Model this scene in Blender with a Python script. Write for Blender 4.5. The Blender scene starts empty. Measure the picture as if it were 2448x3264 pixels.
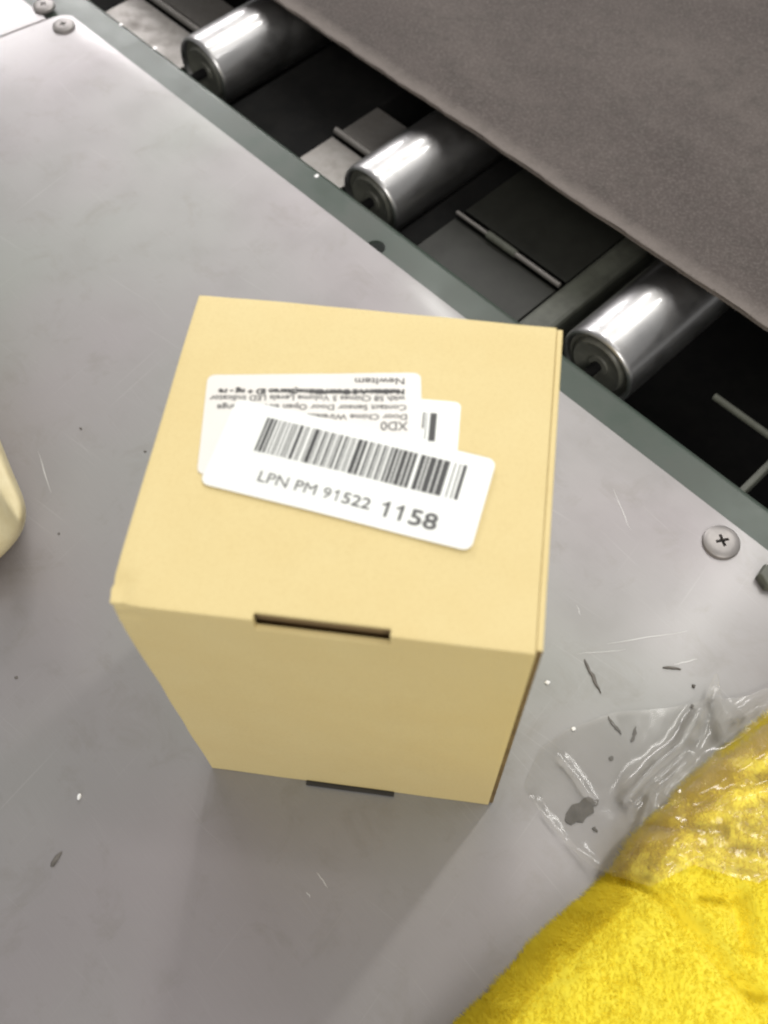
import bpy, bmesh, math, random
from mathutils import Vector, Matrix, noise
random.seed(7)
C = bpy.context.scene.collection
sc = bpy.context.scene
R = math.radians
PI = math.pi

# ------------------------------------------------------------------ camera
cam_pos = Vector((0.1032, -0.1088, 0.4548))
c_right = Vector((0.9906, 0.1354, -0.0168)).normalized()
c_down = Vector((0.1098, -0.8639, -0.4916)).normalized()
c_fwd = Vector((-0.0811, 0.4852, -0.8707)).normalized()
FPX, CX, CY = 3157.3, 1224.0, 1632.0          # focal length and centre in photo pixels
cd = bpy.data.cameras.new('camera')
cd.sensor_fit = 'VERTICAL'
cd.sensor_height = 36.0
cd.lens = FPX / 3264.0 * 36.0
cd.clip_start, cd.clip_end = 0.01, 100
cd.dof.use_dof = True
cd.dof.focus_distance = 0.46
cd.dof.aperture_fstop = 9.5
cam = bpy.data.objects.new('camera', cd)
M3 = Matrix((c_right, -c_down, -c_fwd)).transposed()
cam.matrix_world = Matrix.Translation(cam_pos) @ M3.to_4x4()
C.objects.link(cam)
sc.camera = cam

# ------------------------------------------------------------------ world and lamps
w = bpy.data.worlds.new('World')
sc.world = w
w.use_nodes = True
bg = w.node_tree.nodes['Background']
bg.inputs['Color'].default_value = (1.0, 0.985, 0.965, 1)
bg.inputs['Strength'].default_value = 0.36

def lamp(az, el, dist, power, sx, sy, twist, col):
    """a long ceiling fluorescent fixture, or an added fill lamp, outside the frame, aimed at the box"""
    l = bpy.data.lights.new('ceiling_or_fill_lamp', 'AREA')
    l.shape = 'RECTANGLE'
    l.size, l.size_y, l.energy, l.color = sx, sy, power, col
    o = bpy.data.objects.new('ceiling_or_fill_lamp', l)
    d = Vector((math.cos(R(az)) * math.cos(R(el)), math.sin(R(az)) * math.cos(R(el)), math.sin(R(el))))
    o.location = Vector((0.06, 0.1, 0.05)) + d * dist
    o.rotation_euler = (d.to_track_quat('Z', 'Y').to_matrix() @ Matrix.Rotation(R(twist), 3, 'Z')).to_euler()
    C.objects.link(o)
    return o

lamp(55, 50, 2.7, 18, 1.4, 0.10, 90, (1.0, 0.98, 0.93))
lamp(91, 50, 3.0, 24, 1.4, 0.12, 80, (1.0, 0.98, 0.94))
lamp(111.2, 22.7, 3.45, 44, 1.6, 0.16, 20, (1.0, 0.97, 0.97))
lamp(-75, 44, 3.2, 55, 1.8, 1.0, 0, (1.0, 0.97, 0.92))  # added broad fill from behind the camera, brightens the box front
lamp(20, 68, 3.0, 10, 1.5, 0.12, 60, (1.0, 0.98, 0.95))

sc.view_settings.view_transform = 'Standard'
sc.view_settings.look = 'None'
sc.view_settings.exposure = 0.0
sc.view_settings.gamma = 1.0
sc.render.engine = 'CYCLES'
sc.cycles.pixel_filter_type = 'BLACKMAN_HARRIS'
sc.cycles.filter_width = 2.1
sc.cycles.max_bounces = 10
sc.cycles.transparent_max_bounces = 16

# ------------------------------------------------------------------ helpers
def at(px, py, z=0.0):
    """photo pixel -> point on the horizontal plane at height z"""
    d = c_right * ((px - CX) / FPX) + c_down * ((py - CY) / FPX) + c_fwd
    return cam_pos + d * ((z - cam_pos.z) / d.z)

def mesh_obj(name, bm, mat, parent=None, smooth=None):
    me = bpy.data.meshes.new(name)
    bm.normal_update()
    bm.to_mesh(me)
    bm.free()
    return link_mesh(name, me, mat, parent, smooth)

def link_mesh(name, me, mat, parent=None, smooth=None):
    if mat is not None and not me.materials:
        for m in (mat if isinstance(mat, (list, tuple)) else [mat]):
            me.materials.append(m)
    if smooth is not None:
        me.polygons.foreach_set('use_smooth', [True] * len(me.polygons))
        me.set_sharp_from_angle(angle=R(smooth))
    o = bpy.data.objects.new(name, me)
    C.objects.link(o)
    o.parent = parent
    return o

def empty(name, loc, label, cat, group=None):
    o = bpy.data.objects.new(name, None)
    o.empty_display_size = 0.02
    o.location = loc
    C.objects.link(o)
    o['label'], o['category'] = label, cat
    if group:
        o['group'] = group
    return o

def tag(o, label, cat, group=None):
    o['label'], o['category'] = label, cat
    if group:
        o['group'] = group
    return o

def box_bm(x0, x1, y0, y1, z0, z1, nx=1, ny=1, nz=1, M=None):
    """box whose faces are grids; welded"""
    bm = bmesh.new()
    vs = {}
    def v(i, j, k):
        key = (i, j, k)
        if key not in vs:
            p = Vector((x0 + (x1 - x0) * i / nx, y0 + (y1 - y0) * j / ny, z0 + (z1 - z0) * k / nz))
            vs[key] = bm.verts.new(M @ p if M else p)
        return vs[key]
    for i in range(nx):
        for j in range(ny):
            bm.faces.new((v(i, j, 0), v(i, j + 1, 0), v(i + 1, j + 1, 0), v(i + 1, j, 0)))
            bm.faces.new((v(i, j, nz), v(i + 1, j, nz), v(i + 1, j + 1, nz), v(i, j + 1, nz)))
    for i in range(nx):
        for k in range(nz):
            bm.faces.new((v(i, 0, k), v(i + 1, 0, k), v(i + 1, 0, k + 1), v(i, 0, k + 1)))
            bm.faces.new((v(i, ny, k), v(i, ny, k + 1), v(i + 1, ny, k + 1), v(i + 1, ny, k)))
    for j in range(ny):
        for k in range(nz):
            bm.faces.new((v(0, j, k), v(0, j, k + 1), v(0, j + 1, k + 1), v(0, j + 1, k)))
            bm.faces.new((v(nx, j, k), v(nx, j + 1, k), v(nx, j + 1, k + 1), v(nx, j, k + 1)))
    return bm

def prism_bm(pts, z0, z1):
    """vertical prism over a polygon (list of xy, counter-clockwise)"""
    bm = bmesh.new()
    a = [bm.verts.new((p[0], p[1], z0)) for p in pts]
    b = [bm.verts.new((p[0], p[1], z1)) for p in pts]
    n = len(pts)
    bm.faces.new(b)
    bm.faces.new(list(reversed(a)))
    for i in range(n):
        bm.faces.new((a[i], a[(i + 1) % n], b[(i + 1) % n], b[i]))
    bmesh.ops.recalc_face_normals(bm, faces=bm.faces)
    return bm

def lathe_bm(profile, seg=48, M=None, closed=False):
    """profile: list of (radius, height) turned about Z"""
    bm = bmesh.new()
    rings = []
    for r, h in profile:
        if r < 1e-7:
            p = Vector((0, 0, h))
            rings.append([bm.verts.new(M @ p if M else p)])
        else:
            ring = []
            for s in range(seg):
                a = 2 * PI * s / seg
                p = Vector((r * math.cos(a), r * math.sin(a), h))
                ring.append(bm.verts.new(M @ p if M else p))
            rings.append(ring)
    pairs = list(zip(rings[:-1], rings[1:]))
    if closed:
        pairs.append((rings[-1], rings[0]))
    for a, b in pairs:
        if len(a) == 1 and len(b) == 1:
            continue
        for s in range(seg):
            t = (s + 1) % seg
            if len(a) == 1:
                bm.faces.new((a[0], b[s], b[t]))
            elif len(b) == 1:
                bm.faces.new((a[s], a[t], b[0]))
            else:
                bm.faces.new((a[s], a[t], b[t], b[s]))
    bmesh.ops.recalc_face_normals(bm, faces=bm.faces)
    return bm

def baked(o):
    """replace an object's mesh by its evaluated mesh and drop the modifiers"""
    dg = bpy.context.evaluated_depsgraph_get()
    dg.update()
    me = bpy.data.meshes.new_from_object(o.evaluated_get(dg))
    o.modifiers.clear()
    o.data = me
    return o

def cut(o, cutters):
    tmp = []
    for bm in cutters:
        t = mesh_obj('cutter', bm, None)
        tmp.append(t)
        m = o.modifiers.new('cut', 'BOOLEAN')
        m.operation, m.object, m.solver = 'DIFFERENCE', t, 'EXACT'
    baked(o)
    for t in tmp:
        bpy.data.objects.remove(t)
    return o

def bevel(o, width, seg=2, angle=40):
    m = o.modifiers.new('bevel', 'BEVEL')
    m.width, m.segments, m.limit_method, m.angle_limit = width, seg, 'ANGLE', R(angle)
    return o

def nz(x, y, z, s=1.0):
    return noise.noise(Vector((x * s, y * s, z * s)))

# ------------------------------------------------------------------ materials
def material(name, base, rough=0.6, metal=0.0, spec=0.5):
    m = bpy.data.materials.new(name)
    m.use_nodes = True
    b = m.node_tree.nodes['Principled BSDF']
    b.inputs['Base Color'].default_value = (*base, 1)
    b.inputs['Roughness'].default_value = rough
    b.inputs['Metallic'].default_value = metal
    b.inputs['Specular IOR Level'].default_value = spec
    return m

class N:
    """tiny node-graph helper"""
    def __init__(s, m):
        s.m, s.t = m, m.node_tree
        s.b = s.t.nodes['Principled BSDF']
        s.co = s.t.nodes.new('ShaderNodeTexCoord').outputs['Object']
    def map(s, scale, rot=(0, 0, 0)):
        n = s.t.nodes.new('ShaderNodeMapping')
        n.inputs['Scale'].default_value = scale
        n.inputs['Rotation'].default_value = rot
        s.t.links.new(s.co, n.inputs['Vector'])
        return n.outputs[0]
    def aligned(s, scale, rz):
        a = s.t.nodes.new('ShaderNodeMapping')
        a.inputs['Rotation'].default_value = (0, 0, rz)
        s.t.links.new(s.co, a.inputs['Vector'])
        b = s.t.nodes.new('ShaderNodeMapping')
        b.inputs['Scale'].default_value = scale
        s.t.links.new(a.outputs[0], b.inputs['Vector'])
        return b.outputs[0]
    def noise(s, scale, detail=3, rough=0.5, vec=None, dist=0.0):
        n = s.t.nodes.new('ShaderNodeTexNoise')
        n.inputs['Scale'].default_value = scale
        n.inputs['Detail'].default_value = detail
        n.inputs['Roughness'].default_value = rough
        n.inputs['Distortion'].default_value = dist
        s.t.links.new(vec or s.co, n.inputs['Vector'])
        return n.outputs['Fac']
    def ramp(s, fac, stops):
        n = s.t.nodes.new('ShaderNodeValToRGB')
        e = n.color_ramp.elements
        while len(e) < len(stops):
            e.new(0.5)
        for k, (p, c) in enumerate(stops):
            e[k].position = p
            e[k].color = (*c, 1) if len(c) == 3 else c
        s.t.links.new(fac, n.inputs[0])
        return n.outputs[0]
    def rng(s, fac, a, b, lo=0.0, hi=1.0):
        n = s.t.nodes.new('ShaderNodeMapRange')
        n.inputs[1].default_value, n.inputs[2].default_value = lo, hi
        n.inputs[3].default_value, n.inputs[4].default_value = a, b
        s.t.links.new(fac, n.inputs[0])
        return n.outputs[0]
    def mix(s, fac, a, b, mode='MIX'):
        n = s.t.nodes.new('ShaderNodeMix')
        n.data_type = 'RGBA'
        n.blend_type = mode
        if isinstance(fac, float):
            n.inputs[0].default_value = fac
        else:
            s.t.links.new(fac, n.inputs[0])
        for k, v in ((6, a), (7, b)):
            if isinstance(v, tuple):
                n.inputs[k].default_value = (*v, 1)
            else:
                s.t.links.new(v, n.inputs[k])
        return n.outputs[2]
    def bump(s, h, strength, dist, prev=None):
        n = s.t.nodes.new('ShaderNodeBump')
        n.inputs['Strength'].default_value = strength
        n.inputs['Distance'].default_value = dist
        s.t.links.new(h, n.inputs['Height'])
        if prev is not None:
            s.t.links.new(prev, n.inputs['Normal'])
        return n.outputs[0]
    def set(s, name, sock):
        s.t.links.new(sock, s.b.inputs[name])

def make_plate_mat():
    m = material('galvanised_plate', (0.4, 0.39, 0.38), 0.5, 0.5)
    g = N(m)
    big = g.noise(5, 2)
    blot = g.noise(28, 4, 0.6)
    fine = g.noise(1, 4, 0.65, vec=g.aligned((60, 1500, 60), R(38.6)))
    col = g.ramp(big, [(0.36, (0.272, 0.277, 0.262)), (0.5, (0.280, 0.269, 0.267)), (0.64, (0.286, 0.264, 0.270))])
    col = g.mix(g.rng(blot, 0.0, 0.14, 0.5, 0.8), col, (0.20, 0.19, 0.175))
    col = g.mix(g.rng(fine, 0.0, 0.12, 0.5, 0.8), col, (0.40, 0.395, 0.39))
    for rz, seed_scale in ((R(30), 1.0), (R(44), 1.3), (R(-60), 0.8)):
        ln = g.noise(1, 1, 0.4, vec=g.aligned((14 * seed_scale, 620 * seed_scale, 14), rz))
        col = g.mix(g.rng(ln, 0.0, 0.13, 0.70, 0.80), col, (0.50, 0.49, 0.48))
    smg = g.noise(38, 5, 0.7, dist=0.6)
    col = g.mix(g.rng(smg, 0.0, 0.42, 0.54, 0.76), col, (0.20, 0.185, 0.165))
    g.set('Base Color', col)
    g.set('Roughness', g.rng(blot, 0.49, 0.55, 0.3, 0.7))
    g.b.inputs['Coat Weight'].default_value = 0.30
    g.b.inputs['Coat Roughness'].default_value = 0.16
    g.set('Normal', g.bump(g.noise(9, 1), 0.03, 0.004, g.bump(fine, 0.05, 0.0004)))
    return m

def make_card_mat():
    m = material('cream_cardboard', (0.74, 0.58, 0.29), 0.62, 0, 0.35)
    g = N(m)
    a = g.noise(35, 4, 0.6)
    f = g.noise(900, 3, 0.7)
    col = g.mix(g.rng(a, 0.0, 0.6, 0.35, 0.7), (0.71, 0.583, 0.290), (0.685, 0.545, 0.255))
    col = g.mix(g.rng(f, 0.0, 0.4, 0.45, 0.8), col, (0.58, 0.445, 0.20))
    g.set('Base Color', col)
    flute = g.t.nodes.new('ShaderNodeTexWave')
    flute.inputs['Scale'].default_value = 70
    flute.inputs['Distortion'].default_value = 0.4
    g.t.links.new(g.co, flute.inputs['Vector'])
    g.set('Normal', g.bump(f, 0.10, 0.0004, g.bump(a, 0.2, 0.002, g.bump(flute.outputs['Fac'], 0.03, 0.0006))))
    return m

def make_steel_mat():
    m = material('polished_roller_steel', (0.74, 0.73, 0.73), 0.14, 1.0)
    g = N(m)
    oi = g.t.nodes.new('ShaderNodeObjectInfo')
    va = g.t.nodes.new('ShaderNodeVectorMath')
    va.operation = 'ADD'
    g.t.links.new(g.co, va.inputs[0])
    g.t.links.new(oi.outputs['Random'], va.inputs[1])
    g.co = va.outputs[0]
    ring = g.noise(1, 3, 0.6, vec=g.map((60, 60, 900)))
    sm = g.noise(60, 4, 0.6)
    g.set('Roughness', g.rng(sm, 0.34, 0.48, 0.35, 0.75))
    g.set('Base Color', g.mix(g.rng(sm, 0.0, 0.5, 0.5, 0.8), (0.43, 0.425, 0.425), (0.23, 0.22, 0.205)))
    g.b.inputs['Coat Weight'].default_value = 1.0
    g.b.inputs['Coat IOR'].default_value = 1.8
    g.b.inputs['Coat Roughness'].default_value = 0.13
    g.set('Normal', g.bump(ring, 0.04, 0.0004, g.bump(sm, 0.05, 0.002)))
    return m

def make_rail_mat():
    m = material('grey_green_rail_paint', (0.12, 0.16, 0.135), 0.4, 0, 0.32)
    g = N(m)
    a = g.noise(22, 4, 0.65)
    f = g.noise(600, 2)
    col = g.mix(g.rng(a, 0.0, 0.8, 0.4, 0.75), (0.050, 0.068, 0.055), (0.066, 0.074, 0.064))
    g.set('Base Color', col)
    g.set('Roughness', g.rng(a, 0.28, 0.42, 0.3, 0.7))
    g.set('Normal', g.bump(f, 0.08, 0.0003))
    return m

def make_belt_mat():
    m = material('dusty_rubber_belt', (0.12, 0.105, 0.095), 0.85, 0, 0.3)
    g = N(m)
    big = g.noise(1, 3, 0.55, vec=g.aligned((5, 13, 5), R(38.6)))
    mid = g.noise(70, 5, 0.7)
    f = g.noise(560, 4, 0.75)
    col = g.mix(g.rng(big, 0.0, 1.0, 0.36, 0.68), (0.068, 0.056, 0.052), (0.100, 0.084, 0.077))
    col = g.mix(g.rng(mid, 0.0, 0.75, 0.46, 0.72), col, (0.055, 0.048, 0.043))
    col = g.mix(g.rng(f, 0.0, 0.8, 0.45, 0.75), col, (0.17, 0.148, 0.138))
    sep = g.t.nodes.new('ShaderNodeSeparateXYZ')
    g.t.links.new(g.aligned((1, 1, 1), R(38.6)), sep.inputs[0])
    add = g.t.nodes.new('ShaderNodeMath')
    add.operation = 'MULTIPLY_ADD'
    g.t.links.new(mid, add.inputs[0])
    add.inputs[1].default_value = 0.010
    g.t.links.new(sep.outputs['Y'], add.inputs[2])
    col = g.mix(g.rng(add.outputs[0], 0.55, 0.0, 0.3865, 0.3965), col, (0.22, 0.192, 0.175))
    g.set('Base Color', col)
    g.set('Normal', g.bump(f, 0.5, 0.0006, g.bump(mid, 0.2, 0.001)))
    return m

def make_fleece_mat():
    m = material('yellow_fleece', (0.82, 0.62, 0.022), 0.9, 0, 0.2)
    g = N(m)
    a = g.noise(45, 4, 0.6)
    f = g.noise(650, 4, 0.75)
    col = g.mix(g.rng(a, 0.0, 1.0, 0.3, 0.7), (0.89, 0.765, 0.065), (0.82, 0.68, 0.04))
    col = g.mix(g.rng(f, 0.0, 0.4, 0.5, 0.8), col, (0.95, 0.85, 0.12))
    g.set('Base Color', col)
    g.set('Normal', g.bump(f, 0.25, 0.0006))
    g.b.inputs['Sheen Weight'].default_value = 0.35
    g.b.inputs['Sheen Tint'].default_value = (1, 0.9, 0.3, 1)
    return m

def make_film_mat():
    m = bpy.data.materials.new('clear_plastic_film')
    m.use_nodes = True
    t = m.node_tree
    t.nodes.clear()
    out = t.nodes.new('ShaderNodeOutputMaterial')
    mx = t.nodes.new('ShaderNodeMixShader')
    tr = t.nodes.new('ShaderNodeBsdfTransparent')
    tr.inputs[0].default_value = (1.0, 0.997, 0.985, 1)
    gl = t.nodes.new('ShaderNodeBsdfGlossy')
    gl.inputs['Roughness'].default_value = 0.16
    gl.inputs['Color'].default_value = (1, 1, 1, 1)
    fr = t.nodes.new('ShaderNodeFresnel')
    fr.inputs['IOR'].default_value = 1.37
    co = t.nodes.new('ShaderNodeTexCoord')
    no = t.nodes.new('ShaderNodeTexNoise')
    no.inputs['Scale'].default_value = 60
    no.inputs['Detail'].default_value = 3
    t.links.new(co.outputs['Object'], no.inputs['Vector'])
    bp = t.nodes.new('ShaderNodeBump')
    bp.inputs['Strength'].default_value = 0.15
    bp.inputs['Distance'].default_value = 0.002
    t.links.new(no.outputs['Fac'], bp.inputs['Height'])
    t.links.new(bp.outputs[0], gl.inputs['Normal'])
    t.links.new(bp.outputs[0], fr.inputs['Normal'])
    t.links.new(fr.outputs[0], mx.inputs[0])
    t.links.new(tr.outputs[0], mx.inputs[1])
    t.links.new(gl.outputs[0], mx.inputs[2])
    hz = t.nodes.new('ShaderNodeMixShader')
    hz.inputs[0].default_value = 0.05
    df = t.nodes.new('ShaderNodeBsdfDiffuse')
    df.inputs[0].default_value = (0.95, 0.93, 0.88, 1)
    t.links.new(mx.outputs[0], hz.inputs[1])
    t.links.new(df.outputs[0], hz.inputs[2])
    t.links.new(hz.outputs[0], out.inputs['Surface'])
    return m

def make_zinc_pan_mat():
    m = material('dull_zinc_pan', (0.42, 0.40, 0.38), 0.45, 0.6)
    g = N(m)
    a = g.noise(60, 5, 0.7)
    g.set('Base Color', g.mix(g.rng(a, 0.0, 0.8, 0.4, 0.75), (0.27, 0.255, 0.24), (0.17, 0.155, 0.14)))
    g.set('Roughness', g.rng(a, 0.35, 0.6, 0.3, 0.7))
    return m

def make_grimy(name, c1, c2, rough, metal=0.0):
    m = material(name, c1, rough, metal)
    g = N(m)
    a = g.noise(80, 4, 0.65)
    g.set('Base Color', g.mix(g.rng(a, 0.0, 1.0, 0.38, 0.72), c1, c2))
    g.set('Normal', g.bump(a, 0.15, 0.001))
    return m

def make_paper_mat(name, base):
    m = material(name, base, 0.38, 0, 0.5)
    g = N(m)
    a = g.noise(40, 2)
    g.set('Base Color', g.mix(g.rng(a, 0.0, 1.0, 0.3, 0.7), base, tuple(c * 0.96 for c in base)))
    g.set('Normal', g.bump(a, 0.08, 0.001))
    return m

def make_fibre_mat():
    m = bpy.data.materials.new('yellow_fibre')
    m.use_nodes = True
    t = m.node_tree
    t.nodes.clear()
    out = t.nodes.new('ShaderNodeOutputMaterial')
    mx = t.nodes.new('ShaderNodeMixShader')
    mx.inputs[0].default_value = 0.55
    a = t.nodes.new('ShaderNodeBsdfDiffuse')
    a.inputs[0].default_value = (0.85, 0.74, 0.075, 1)
    b = t.nodes.new('ShaderNodeBsdfTranslucent')
    b.inputs[0].default_value = (0.85, 0.74, 0.075, 1)
    t.links.new(a.outputs[0], mx.inputs[1])
    t.links.new(b.outputs[0], mx.inputs[2])
    t.links.new(mx.outputs[0], out.inputs['Surface'])
    return m

MAT = dict(
    fibre=make_fibre_mat(),
    plate=make_plate_mat(), card=make_card_mat(), steel=make_steel_mat(), rail=make_rail_mat(),
    belt=make_belt_mat(), fleece=make_fleece_mat(), film=make_film_mat(), pan=make_zinc_pan_mat(),
    raw=make_grimy('raw_brown_board_edge', (0.20, 0.135, 0.055), (0.13, 0.085, 0.035), 0.9),
    inner=make_grimy('kraft_inside', (0.30, 0.21, 0.10), (0.24, 0.165, 0.08), 0.9),
    black=make_grimy('matt_black', (0.007, 0.007, 0.007), (0.011, 0.0105, 0.010), 0.85),
    olive=make_grimy('grimy_olive_steel', (0.10, 0.105, 0.085), (0.065, 0.066, 0.055), 0.55),
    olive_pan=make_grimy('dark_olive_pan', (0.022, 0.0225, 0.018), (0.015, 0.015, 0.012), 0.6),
    bearing=make_grimy('dark_bearing_cap', (0.13, 0.13, 0.11), (0.075, 0.075, 0.065), 0.4),
    screw=make_grimy('zinc_screw_head', (0.32, 0.30, 0.29), (0.25, 0.235, 0.23), 0.45, 0.5),
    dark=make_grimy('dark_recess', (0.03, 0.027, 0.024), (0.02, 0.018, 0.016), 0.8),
    paper=make_paper_mat('white_sticker_paper', (0.83, 0.845, 0.815)),
    paper_b=make_paper_mat('offwhite_sticker_paper', (0.79, 0.765, 0.72)),
    ink=material('faded_black_print', (0.06, 0.06, 0.06), 0.6),
    ink_soft=material('grey_thermal_print', (0.085, 0.085, 0.085), 0.6),
    cream=make_grimy('cream_package_skin', (0.66, 0.58, 0.36), (0.60, 0.51, 0.29), 0.55),
    scratch=material('bright_scratch', (0.62, 0.61, 0.60), 0.4, 0.4),
    fleck=make_grimy('dark_grime', (0.15, 0.138, 0.125), (0.075, 0.068, 0.06), 0.85),
    crumb=material('white_paper_crumb', (0.85, 0.85, 0.84), 0.7),
)

MAT['black'].node_tree.nodes['Principled BSDF'].inputs['Specular IOR Level'].default_value = 0.12
# conveyor directions: U along the rail, V across it (towards the belt)
AU = R(-38.6)
U = Vector((math.cos(AU), math.sin(AU), 0))
V = Vector((-math.sin(AU), math.cos(AU), 0))
MUV = Matrix.Rotation(AU, 4, 'Z')
def uv(u, v, z=0.0):
    return U * u + V * v + Vector((0, 0, z))

# ------------------------------------------------------------------ table plates
V_PLATE = 0.2770
corner = at(232, 29)
seam_dir = (at(0, 118) - corner).normalized()
ucor = corner.dot(U)
e0 = uv(ucor, V_PLATE)
V_FLAT = V_PLATE - 0.016
kk = seam_dir.dot(U) / (-seam_dir.dot(V))
f0 = uv(ucor + (V_PLATE - V_FLAT) * kk, V_FLAT)
pts = [f0, e0 + seam_dir * 0.75, Vector((-0.75, -0.55, 0)), Vector((0.75, -0.55, 0)), uv(0.95, V_FLAT)]
bm = prism_bm([(p.x, p.y) for p in pts], -0.0022, 0.0)
# the long edge towards the rail is rolled down a little
NR = 8
def edge_ring(u_end):
    prof_ = []
    for k in range(NR + 1):
        t_ = k / NR
        v_ = V_FLAT + 0.016 * t_
        prof_.append((v_, -0.00085 * t_ ** 2, t_))
    top = [uv(u_end if u_end else ucor + (V_PLATE - v_) * kk + 0.005 * t_ ** 4, v_, z_) for v_, z_, t_ in prof_]
    bot = [p_ + Vector((0, 0, -0.0022)) for p_ in top]
    return [bm.verts.new(p_) for p_ in top + bot[::-1]]
us = [None] + [ucor + 0.03 + (0.95 - ucor - 0.03) * k / 12 for k in range(13)]
rr = [edge_ring(u_) for u_ in us]
new = []
for a, b in zip(rr[:-1], rr[1:]):
    for i in range(len(a)):
        new.append(bm.faces.new((a[i], a[(i + 1) % len(a)], b[(i + 1) % len(b)], b[i])))
new.append(bm.faces.new(rr[0]))
new.append(bm.faces.new(rr[-1][::-1]))
bmesh.ops.recalc_face_normals(bm, faces=new)
plate = mesh_obj('table_plate', bm, MAT['plate'], None, 30)
plate['kind'] = 'structure'
# neighbouring plate beyond the seam
nrm = Vector((-seam_dir.y, seam_dir.x, 0))
if nrm.dot(-U) < 0:
    nrm = -nrm
q0 = e0 + nrm * 0.0022 + seam_dir * 0.016
pts = [q0, q0 + seam_dir * 0.7, q0 + seam_dir * 0.7 - U * 0.5, q0 - U * 0.5]
plate2 = mesh_obj('table_plate', prism_bm([(p.x, p.y) for p in pts], -0.0022, -0.0003), MAT['plate'])
bevel(plate2, 0.0006, 2)
plate2['kind'] = 'structure'

def make_screw(x, y, z, rot, parent, radius=0.0097, h=0.0034):
    prof = [(0, 0), (radius, 0), (radius, h * 0.35), (radius * 0.965, h * 0.62), (radius * 0.86, h * 0.82), (radius * 0.6, h * 0.95), (0, h)]
    o = mesh_obj('screw', lathe_bm(prof, 40), MAT['screw'], parent, 35)
    cs = []
    for k in range(2):
        Mk = Matrix.Rotation(k * PI / 2, 4, 'Z')
        cs.append(box_bm(-radius * 0.36, radius * 0.36, -radius * 0.085, radius * 0.085, h * 0.25, h * 2, M=Mk))
    cut(o, cs)
    o.location = (x, y, z)
    o.rotation_euler = (0, 0, rot)
    bm = lathe_bm([(0, 0), (radius * 0.33, 0), (radius * 0.33, 0.0001), (0, 0.0001)], 20)
    d = mesh_obj('recess_floor', bm, MAT['dark'], o)
    d.location = (0, 0, h * 0.27)
    return o

p = at(2303, 1722, 0.003)
make_screw(p.x, p.y, -0.0003, R(20), plate)
p = at(200, 73, 0.003)
make_screw(p.x, p.y, -0.0003, R(40), plate, 0.0082, 0.003)
p = at(137, 10, 0.003)
make_screw(p.x, p.y, -0.0003, R(60), plate2, 0.0082, 0.003)
p = at(2462, 1838, 0.004)
kb = mesh_obj('bolt_head', lathe_bm([(0, 0), (0.0075, 0), (0.0075, 0.004), (0.0062, 0.006), (0.0, 0.0064)], 6), MAT['olive'], plate)
kb.location = (p.x, p.y, 0)
bevel(kb, 0.0006, 2)

def sliver(name, pix, mat, parent, z=0.0, t=0.00012, width=None):
    """a thin flat patch on the surface; width given -> tapered stroke along the pixel path"""
    P = [at(x, y, z) for x, y in pix]
    if width is None:
        poly = [(q.x, q.y) for q in P]
    else:
        L_, R_ = [], []
        n = len(P)
        for i, q in enumerate(P):
            d = (P[min(i + 1, n - 1)] - P[max(i - 1, 0)])
            d.z = 0
            d.normalize()
            s = Vector((-d.y, d.x, 0)) * width * (0.18 + 0.82 * math.sin(PI * i / (n - 1)) ** 0.8) * 0.5 * random.uniform(0.55, 1.25)
            L_.append(q + s)
            R_.append(q - s)
        poly = [(q.x, q.y) for q in L_ + R_[::-1]]
    bm = prism_bm(poly, z - 0.0004, z + t)
    return mesh_obj(name, bm, mat, parent)

def wob(a, b, n=7, amp=2.5):
    return [(a[0] + (b[0] - a[0]) * i / (n - 1) + random.uniform(-amp, amp), a[1] + (b[1] - a[1]) * i / (n - 1) + random.uniform(-amp, amp)) for i in range(n)]

for a, b, wd in [((122, 1440), (163, 1570), 0.0008), ((1010, 2780), (1046, 2832), 0.0007), ((976, 2842), (990, 2862), 0.0006),
                 ((1935, 2052), (2190, 2012), 0.0006), ((2150, 2118), (2222, 2100), 0.0007), ((1955, 1560), (2010, 1690), 0.0005),
                 ((1700, 1590), (1640, 1760), 0.0003), ((1840, 1930), (1850, 1960), 0.0004), ((1995, 2070), (1840, 2085), 0.0003)]:
    sliver('scratch', wob(a, b, 7, 1.5), MAT['scratch'], plate, width=wd * 0.55)

# ------------------------------------------------------------------ conveyor
conv = empty('roller_conveyor', (0, 0, 0), 'roller conveyor with grey-green side rail, steel rollers and dusty grey belt', 'conveyor')
V_RAIL = 0.3015
zf = -0.0036
prof = [(0.19, zf), (V_RAIL - 0.005, zf)]
for k in range(1, 7):
    a = k / 6 * PI / 2
    prof.append((V_RAIL - 0.005 + 0.005 * math.sin(a), zf - 0.005 + 0.005 * math.cos(a)))
prof.append((V_RAIL, -0.13))
back = [(v - 0.0025, z) if z < zf - 0.004 else (v - 0.0012, z - 0.0025) for v, z in prof]
back[-1] = (V_RAIL - 0.0025, -0.13)
loop = prof + back[::-1]
bm = bmesh.new()
ends = []
NU = 24
for k in range(NU + 1):
    u_ = -1.1 + 2.1 * k / NU
    ends.append([bm.verts.new(uv(u_, v_, z_)) for v_, z_ in loop])
n = len(loop)
for a, b in zip(ends[:-1], ends[1:]):
    for i in range(n):
        bm.faces.new((a[i], a[(i + 1) % n], b[(i + 1) % n], b[i]))
bm.faces.new(ends[0])
bm.faces.new(ends[-1][::-1])
bmesh.ops.recalc_face_normals(bm, faces=bm.faces)
rail = mesh_obj('side_rail', bm, MAT['rail'], conv, 35)
hp = at(1197, 789, zf)
hb = lathe_bm([(0, -0.02), (0.0062, -0.02), (0.0062, 0.02), (0, 0.02)], 28, Matrix.Translation((hp.x, hp.y, zf)))
cut(rail, [hb])
rail.data.polygons.foreach_set('use_smooth', [True] * len(rail.data.polygons))
rail.data.set_sharp_from_angle(angle=R(35))
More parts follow.
